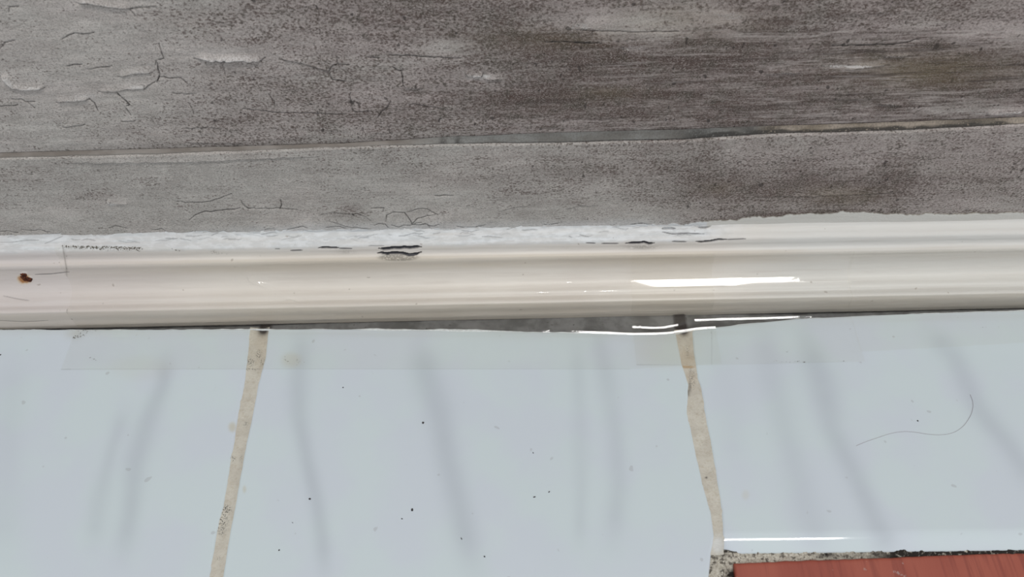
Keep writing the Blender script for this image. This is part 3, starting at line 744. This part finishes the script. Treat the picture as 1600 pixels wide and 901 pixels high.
# ------------------------------------------------------------------ clear tape bridging moulding and floor
def tape_mat(name, tint, rough=.04):
    m = bpy.data.materials.new(name); m.use_nodes = True; t = m.node_tree; t.nodes.clear()
    out = t.nodes.new('ShaderNodeOutputMaterial'); tr = t.nodes.new('ShaderNodeBsdfTransparent'); gl = t.nodes.new('ShaderNodeBsdfGlossy')
    df = t.nodes.new('ShaderNodeBsdfDiffuse'); mx = t.nodes.new('ShaderNodeMixShader'); m2 = t.nodes.new('ShaderNodeMixShader')
    tr.inputs[0].default_value = (*tint, 1); gl.inputs[0].default_value = (1, 1, 1, 1)
    fr_ = t.nodes.new('ShaderNodeLayerWeight'); fr_.inputs[0].default_value = .5
    pw = t.nodes.new('ShaderNodeMath'); pw.operation = 'POWER'; pw.inputs[1].default_value = 4.0
    t.links.new(fr_.outputs['Facing'], pw.inputs[0])
    ad = t.nodes.new('ShaderNodeMath'); ad.operation = 'MULTIPLY_ADD'; ad.inputs[1].default_value = .85; ad.inputs[2].default_value = .025
    t.links.new(pw.outputs[0], ad.inputs[0])
    t.links.new(ad.outputs[0], mx.inputs[0]); t.links.new(tr.outputs[0], mx.inputs[1]); t.links.new(gl.outputs[0], mx.inputs[2])
    at = t.nodes.new('ShaderNodeAttribute'); at.attribute_name = 'mask'; sp = t.nodes.new('ShaderNodeSeparateColor'); t.links.new(at.outputs[0], sp.inputs[0])
    co = t.nodes.new('ShaderNodeTexCoord'); nz_ = t.nodes.new('ShaderNodeTexNoise'); nz_.inputs['Scale'].default_value = 1500; nz_.inputs['Detail'].default_value = 4
    t.links.new(co.outputs['Object'], nz_.inputs['Vector'])
    t.links.new(sp.outputs[2], gl.inputs['Roughness'])
    # speck = dirt mask against noise
    th = t.nodes.new('ShaderNodeMath'); th.operation = 'MULTIPLY_ADD'; th.inputs[1].default_value = -.29; th.inputs[2].default_value = .82
    t.links.new(sp.outputs[0], th.inputs[0])
    su = t.nodes.new('ShaderNodeMath'); su.operation = 'SUBTRACT'; t.links.new(nz_.outputs[0], su.inputs[0]); t.links.new(th.outputs[0], su.inputs[1])
    mp = t.nodes.new('ShaderNodeMapRange'); mp.inputs[1].default_value = -.03; mp.inputs[2].default_value = .06; t.links.new(su.outputs[0], mp.inputs[0])
    ml = t.nodes.new('ShaderNodeMath'); ml.operation = 'MAXIMUM'; t.links.new(mp.outputs[0], ml.inputs[0]); t.links.new(sp.outputs[1], ml.inputs[1])
    m3 = t.nodes.new('ShaderNodeMath'); m3.operation = 'MULTIPLY'; m3.inputs[1].default_value = .85; t.links.new(ml.outputs[0], m3.inputs[0])
    df.inputs[0].default_value = (.10, .085, .065, 1)
    t.links.new(m3.outputs[0], m2.inputs[0]); t.links.new(mx.outputs[0], m2.inputs[1]); t.links.new(df.outputs[0], m2.inputs[2])
    t.links.new(m2.outputs[0], out.inputs[0]); return m

M_TAPE = tape_mat('clear_tape', (.996, .992, .980))
# cross-section of the tape at x8 : follows the moulding, bridges cove and gap, lies on the floor
def tape_section(lift):
    sel = (prow <= 494) & (prow >= 365) & (py_ < .024)
    nn = np.stack([ny[sel][::-1], nz[sel][::-1]], -1)            # from the top down
    return py_[sel][::-1]+nn[:, 0]*lift, pz_[sel][::-1]+nn[:, 1]*lift, prow[sel][::-1]
def make_tape(name, xa_, xb_, toprow, bot_px, lift, seed, bulges, dirt, nx_, span=False, free=(), land=()):
    """xa_, xb_: pixel x of left / right end as functions of section position; bot_px: pixel curve of lower edge"""
    ys, zs, rs = tape_section(lift)
    X_ = np.linspace(on_y(xa_, 450, 0.008)[0], on_y(xb_, 450, .008)[0], nx_)
    k1 = 110; k2 = 100; k3 = 60
    tx = np.array([(on_y(a_, 400, .015)[0], b_) for a_, b_ in toprow])
    st = np.interp(np.interp(X_, tx[:, 0], tx[:, 1]), rs, np.arange(len(rs)))
    Tm = st[None]+(len(ys)-1-st)[None]*np.linspace(0, 1, k1)[:, None]
    yv = np.interp(Tm, np.arange(len(ys)), ys); zv = np.interp(Tm, np.arange(len(ys)), zs)
    if span:                                                     # stretched clear of the hollow, with one soft fold
        sy_ = np.array([(402,.0146),(410,.0140),(424,.0124),(434,.0113),(439.5,.01015),(446,.00840),(456,.00570),(461,.0047),(466,.0034),(472,.0003)])
        rr_ = np.interp(np.linspace(0, len(rs)-1, 400), np.arange(len(rs)), rs)
        tabr = np.linspace(402, 472, 120); taby = np.interp(tabr, sy_[:, 0], sy_[:, 1])
        for _ in range(14): taby[1:-1] = (taby[:-2]+2*taby[1:-1]+taby[2:])/4
        tabz = np.array([on_y(800, a_, b_)[2] for a_, b_ in zip(tabr, taby)])
        rowg = np.interp(Tm, np.arange(len(rs)), rs)
        sh = 9*np.exp(-np.maximum(X_-X_[0], 0)/.016)[None]-1.2*np.sin((X_-X_[0])*75)[None]
        rq = rowg+sh*np.exp(-((rowg-443)/16)**2)
        inside = smooth(402, 405, rowg)*(1-smooth(467, 471, rowg))
        y2 = np.interp(rq, tabr, taby); z2 = np.interp(rq, tabr, tabz)
        yv = yv*(1-inside)+(y2)*inside; zv = zv*(1-inside)+(z2+lift)*inside
    Pm = mould_pts(X_[None], yv, zv)
    # span from the fascia to the tile rim
    A0 = Pm[-1]
    Lq = np.array([on_z(a_, b_, .0005)[:2] for a_, b_ in land]); yf = np.interp(X_, Lq[:, 0], Lq[:, 1])+.00015*(fbm(X_*60, 0*X_, seed)-.5)
    yb_ = yf-.00075
    t = np.linspace(0, 1, 401)[:, None]; yy_ = A0[None, :, 1]*(1-t)+yb_[None]*t; u = (yy_-yf[None])*1000
    Sf = .466*smooth(-.75, -.45, u)*(1-smooth(.45, .8, u)); Sm = smooth(.45, .8, u)
    dy = -np.diff(yy_, axis=0); If = (dy*(Sf[1:]+Sf[:-1])/2).sum(0); Im = (dy*(Sm[1:]+Sm[:-1])/2).sum(0)+1e-9
    m1 = np.maximum((A0[:, 2]-lift-If)/Im, -.1); Sl = Sf+Sm*m1[None]
    drop_ = np.concatenate([0*Sl[:1], np.cumsum(dy*(Sl[1:]+Sl[:-1])/2, 0)])
    zz_ = lift+(drop_[-1:]-drop_)
    pick = np.linspace(0, 400, k2+1).astype(int)[1:]
    Ps = np.stack([np.broadcast_to(X_[None], (k2, len(X_))), yy_[pick], zz_[pick]], -1)
    Bo = np.array([on_z(a_, b_)[:2] for a_, b_ in bot_px]); ye = np.interp(X_, Bo[:, 0], Bo[:, 1])
    t = np.linspace(0, 1, k3+1)[1:, None]
    Pf = np.stack([X_[None]+0*t, yb_[None]+(ye-yb_)[None]*t, np.full((k3, len(X_)), lift)], -1)
    P_ = np.concatenate([Pm, Ps, Pf])
    # slanted ends on the floor part
    fx, fy = project(P_)
    # wrinkles: (pixel polyline, width, height mm)
    dz = np.zeros(fx.shape)
    for pts, w, hh in bulges:
        d, sd, par = polydist(fx, fy, pts, 60, 1.5)
        dz = dz+hh*.001*np.exp(-(d/w)**2)*np.clip(np.minimum(par+.02, 1.02-par)*5, 0, 1)
    dz = dz+.00010*fbm(P_[..., 0]*70, fy*.05, seed+3)
    T1 = np.gradient(P_, axis=0); T2 = np.gradient(P_, axis=1); Nn = np.cross(T1, T2); Nn /= np.linalg.norm(Nn, axis=-1, keepdims=True)+1e-12
    Nn *= np.sign(Nn[..., 2:3]-Nn[..., 1:2]*1.0+1e-9)
    P_ = P_+Nn*dz[..., None]
    P_[..., 2] = np.maximum(P_[..., 2], lift*.8)
    m_ = np.zeros(fx.shape+(4,))
    # stuck down on the brushed paint the film is dull; where it stands free it is glossy
    dull = np.zeros(fx.shape); dull[:k1] = .42*(1-smooth(k1-4, k1, np.arange(k1)))[:, None]
    for a_, b_, rx, ry in free: dull *= 1-smooth(1.25, .8, np.sqrt(((fx-a_)/rx)**2+((fy-b_)/ry)**2))
    if span:
        hi = 443+15*(1-np.exp(-np.maximum(X_-X_[0]-.002, 0)/.010))[None]
        hi = hi-9*smooth(on_y(1105, 440, .008)[0], on_y(1185, 440, .008)[0], X_)[None]
        dull[:k1] *= 1-smooth(428, 434, rq)*(1-smooth(hi, hi+2.5, rq))
    m_[..., 0] *= .72+.45*fbm(fx*.12, fy*.25, 71)
    m_[..., 2] = .045+dull
    for kind, pts, w, s_ in dirt:
        d, sd, par = polydist(fx, fy, pts, 30); m_[..., kind] = np.maximum(m_[..., kind], s_*np.exp(-(d/w)**2))
    return grids(name, [P_], M_TAPE, None, {'mask': [m_]})
t1 = make_tape('clear_tape', 98, 1112, [(98,371),(230,376),(400,386),(600,393),(1112,398)], [(60,577),(100,578),(400,577),(985,577),(1130,568)], .00025, 3,
    [([(385,424),(395,435),(415,447),(450,468),(475,485)], 6.5, 1.0), ([(385,430),(398,440),(430,452),(470,470)], 5, .5), ([(430,440),(455,450),(500,478),(540,486)], 6, .25),
     ([(650,430),(720,425),(790,428)], 5, .15), ([(690,440),(760,436),(830,446)], 6, .18),
     ([(930,440),(922,460)], 5, .08), ([(962,438),(948,460)], 7, .10)],
    [(0, [(100,384),(140,386),(220,388)], 5.5, 1.15), (0, [(100,385),(104,400),(104,440),(104,480),(108,500)], 1.6, .75), (0, [(100,385),(330,396),(600,402)], 3, .42),
     (0, [(103,529),(125,525),(135,522)], 3, 1.0), (0, [(106,524),(125,518),(150,514)], 8, .62), (0, [(140,512),(240,511)], 5, .45), (0, [(270,389),(282,391)], 3, .9), (0, [(330,393),(345,396)], 3.5, .85), (0, [(133,514),(136,519)], 2.5, 1.1), (0, [(104,500),(106,528)], 5, .45), (1, [(98,384),(104,420),(104,470),(105,530)], .9, .38),
     (1, [(90,578),(110,577)], .8, .25), (0, [(445,560),(470,566)], 8, .62), (1, [(60,577),(400,576.5),(985,576.5)], .6, .13), (0, [(140,558),(150,562)], 2, .7),
     (0, [(100,496),(118,499)], 1.6, .9), (0, [(100,482),(104,486)], 2, .9)], 900, free=[(404,436,14,8),(848,456,9,4),(889,440,4,2.5),(915,454,3,2.5),(950,452.5,14,4)],
    land=[(98,515),(400,516.5),(600,517),(860,517),(950,519.5),(990,521.5),(1040,520.5),(1090,513),(1112,511.5),(1200,508)])
t2 = make_tape('clear_tape', 985, 1322, [(985,402),(1322,402)], [(960,569),(985,571),(1110,571),(1322,566)], .00045, 8,
    [],
    [(0, [(985,560),(990,566)], 4, .75), (1, [(985,570),(1110,571.5),(1322,566)], .9, .22), (0, [(1210,564),(1240,565),(1260,565)], 2, .85), (0, [(1310,563),(1320,564)], 1.6, .9),
     (0, [(1060,571),(1085,572)], 1.5, .8), (1, [(985,520),(985,570)], .7, .10), (1, [(1112,515),(1112,570)], .7, .10), (0, [(1112,519),(1112,530)], 1.5, .75), (0, [(1225,548),(1240,550)], 4, .6)], 620, True,
    land=[(960,509),(985,510.5),(1020,512.5),(1035,512),(1060,507.5),(1085,500.5),(1110,499.5),(1200,497),(1330,493)])
t3 = make_tape('clear_tape', 1320, 1900, [(1306,402),(1900,402)], [(1300,553),(1450,545),(1600,536),(1900,520)], .00065, 12, [],
    [(1, [(1320,553),(1450,545),(1600,536)], .8, .12), (0, [(1500,512),(1560,511)], 2, .6)], 500, land=[(1300,499),(1450,492),(1600,488),(1900,480)])
tag(t1, label='longest strip of clear tape, from the mouldy edged left end to the middle grout joint', category='tape', group='clear tape along the moulding')
tag(t2, label='short overlapping strip of clear tape with a bright crescent glare on the moulding', category='tape', group='clear tape along the moulding')
tag(t3, label='clear tape strip at the right, running out past the frame edge', category='tape', group='clear tape along the moulding')

# ------------------------------------------------------------------ hair on the right tile
cu = bpy.data.curves.new('hair', 'CURVE'); cu.dimensions = '3D'; cu.bevel_depth = .00007; cu.bevel_resolution = 2
HP = [(1338,696),(1350,691),(1370,684),(1392,677),(1412,674),(1430,675),(1450,678),(1470,679),(1488,676),(1502,668),(1513,655),(1519,642),(1520,628),(1516,616)]
sp_ = cu.splines.new('BEZIER'); sp_.bezier_points.add(len(HP)-1)
for b_, (a_, c_) in zip(sp_.bezier_points, HP):
    p_ = on_z(a_, c_, .00012); b_.co = p_; b_.handle_left_type = b_.handle_right_type = 'AUTO'
n_ = N('hair'); cu.materials.append(n_.fin((.34, .31, .33), .5, .4))
hair_c = bpy.data.objects.new('hair_tmp', cu); S.collection.objects.link(hair_c)
dg = bpy.context.evaluated_depsgraph_get()
hm = bpy.data.meshes.new_from_object(hair_c.evaluated_get(dg)); bpy.data.objects.remove(hair_c)
hair = bpy.data.objects.new('hair', hm); link(hair); hair.data.name = 'hair'
tag(hair, label='single dark curved hair lying on the right white tile', category='hair')

# ------------------------------------------------------------------ specks of dirt on the tiles
M_SPECK = plain('dirt', (.05, .045, .045), .9)
SP = [(661,660,1.5,'dark speck on the middle tile, upper left of its broad grey vein'), (644,796,1.9,'largest dark crumb on the middle tile, left of the broad vein'),
      (628,810,1.1,'small speck just below left of the largest dark crumb'), (721,841,1.5,'grey speck near the bottom of the broad vein'),
      (835,776,1.6,'dark crumb on the middle tile, right of the broad vein'), (833,707,1.0,'faint speck above the crumb right of the broad vein'),
      (484,779,1.5,'dark speck beside the left vein of the middle tile'), (457,816,1.0,'small speck low beside the left grout joint'), (436,859,1.0,'lowest small speck beside the left grout joint'),
      (757,869,1.1,'small grey speck at the bottom of the photo, right of the broad vein'), (858,768,1.2,'pale speck just right of the crumb beside the broad vein'),
      (1434,657,1.0,'faint speck on the right tile above the curved hair'), (536,605,.9,'faint speck high on the middle tile between two grey veins'), (0,554,1.6,'dark speck on the left tile at the left edge of the photo')]
first = None
for a_, b_, r_, lab in SP:
    c_ = on_z(a_, b_, .0001)
    if first is None:
        first = lump('dirt_speck', (0, 0, 0), (0, 0, 1), .00028, .0002, M_SPECK, None, 1.3, 14, 5); o_ = first
    else:
        o_ = first.copy(); link(o_)
    o_.location = c_; o_.scale = (r_, r_*(1.0+.5*math.sin(a_)), r_); o_.rotation_euler = (0, 0, a_*.7)
    tag(o_, label=lab, category='dirt', group='specks of dirt on the tiles' )
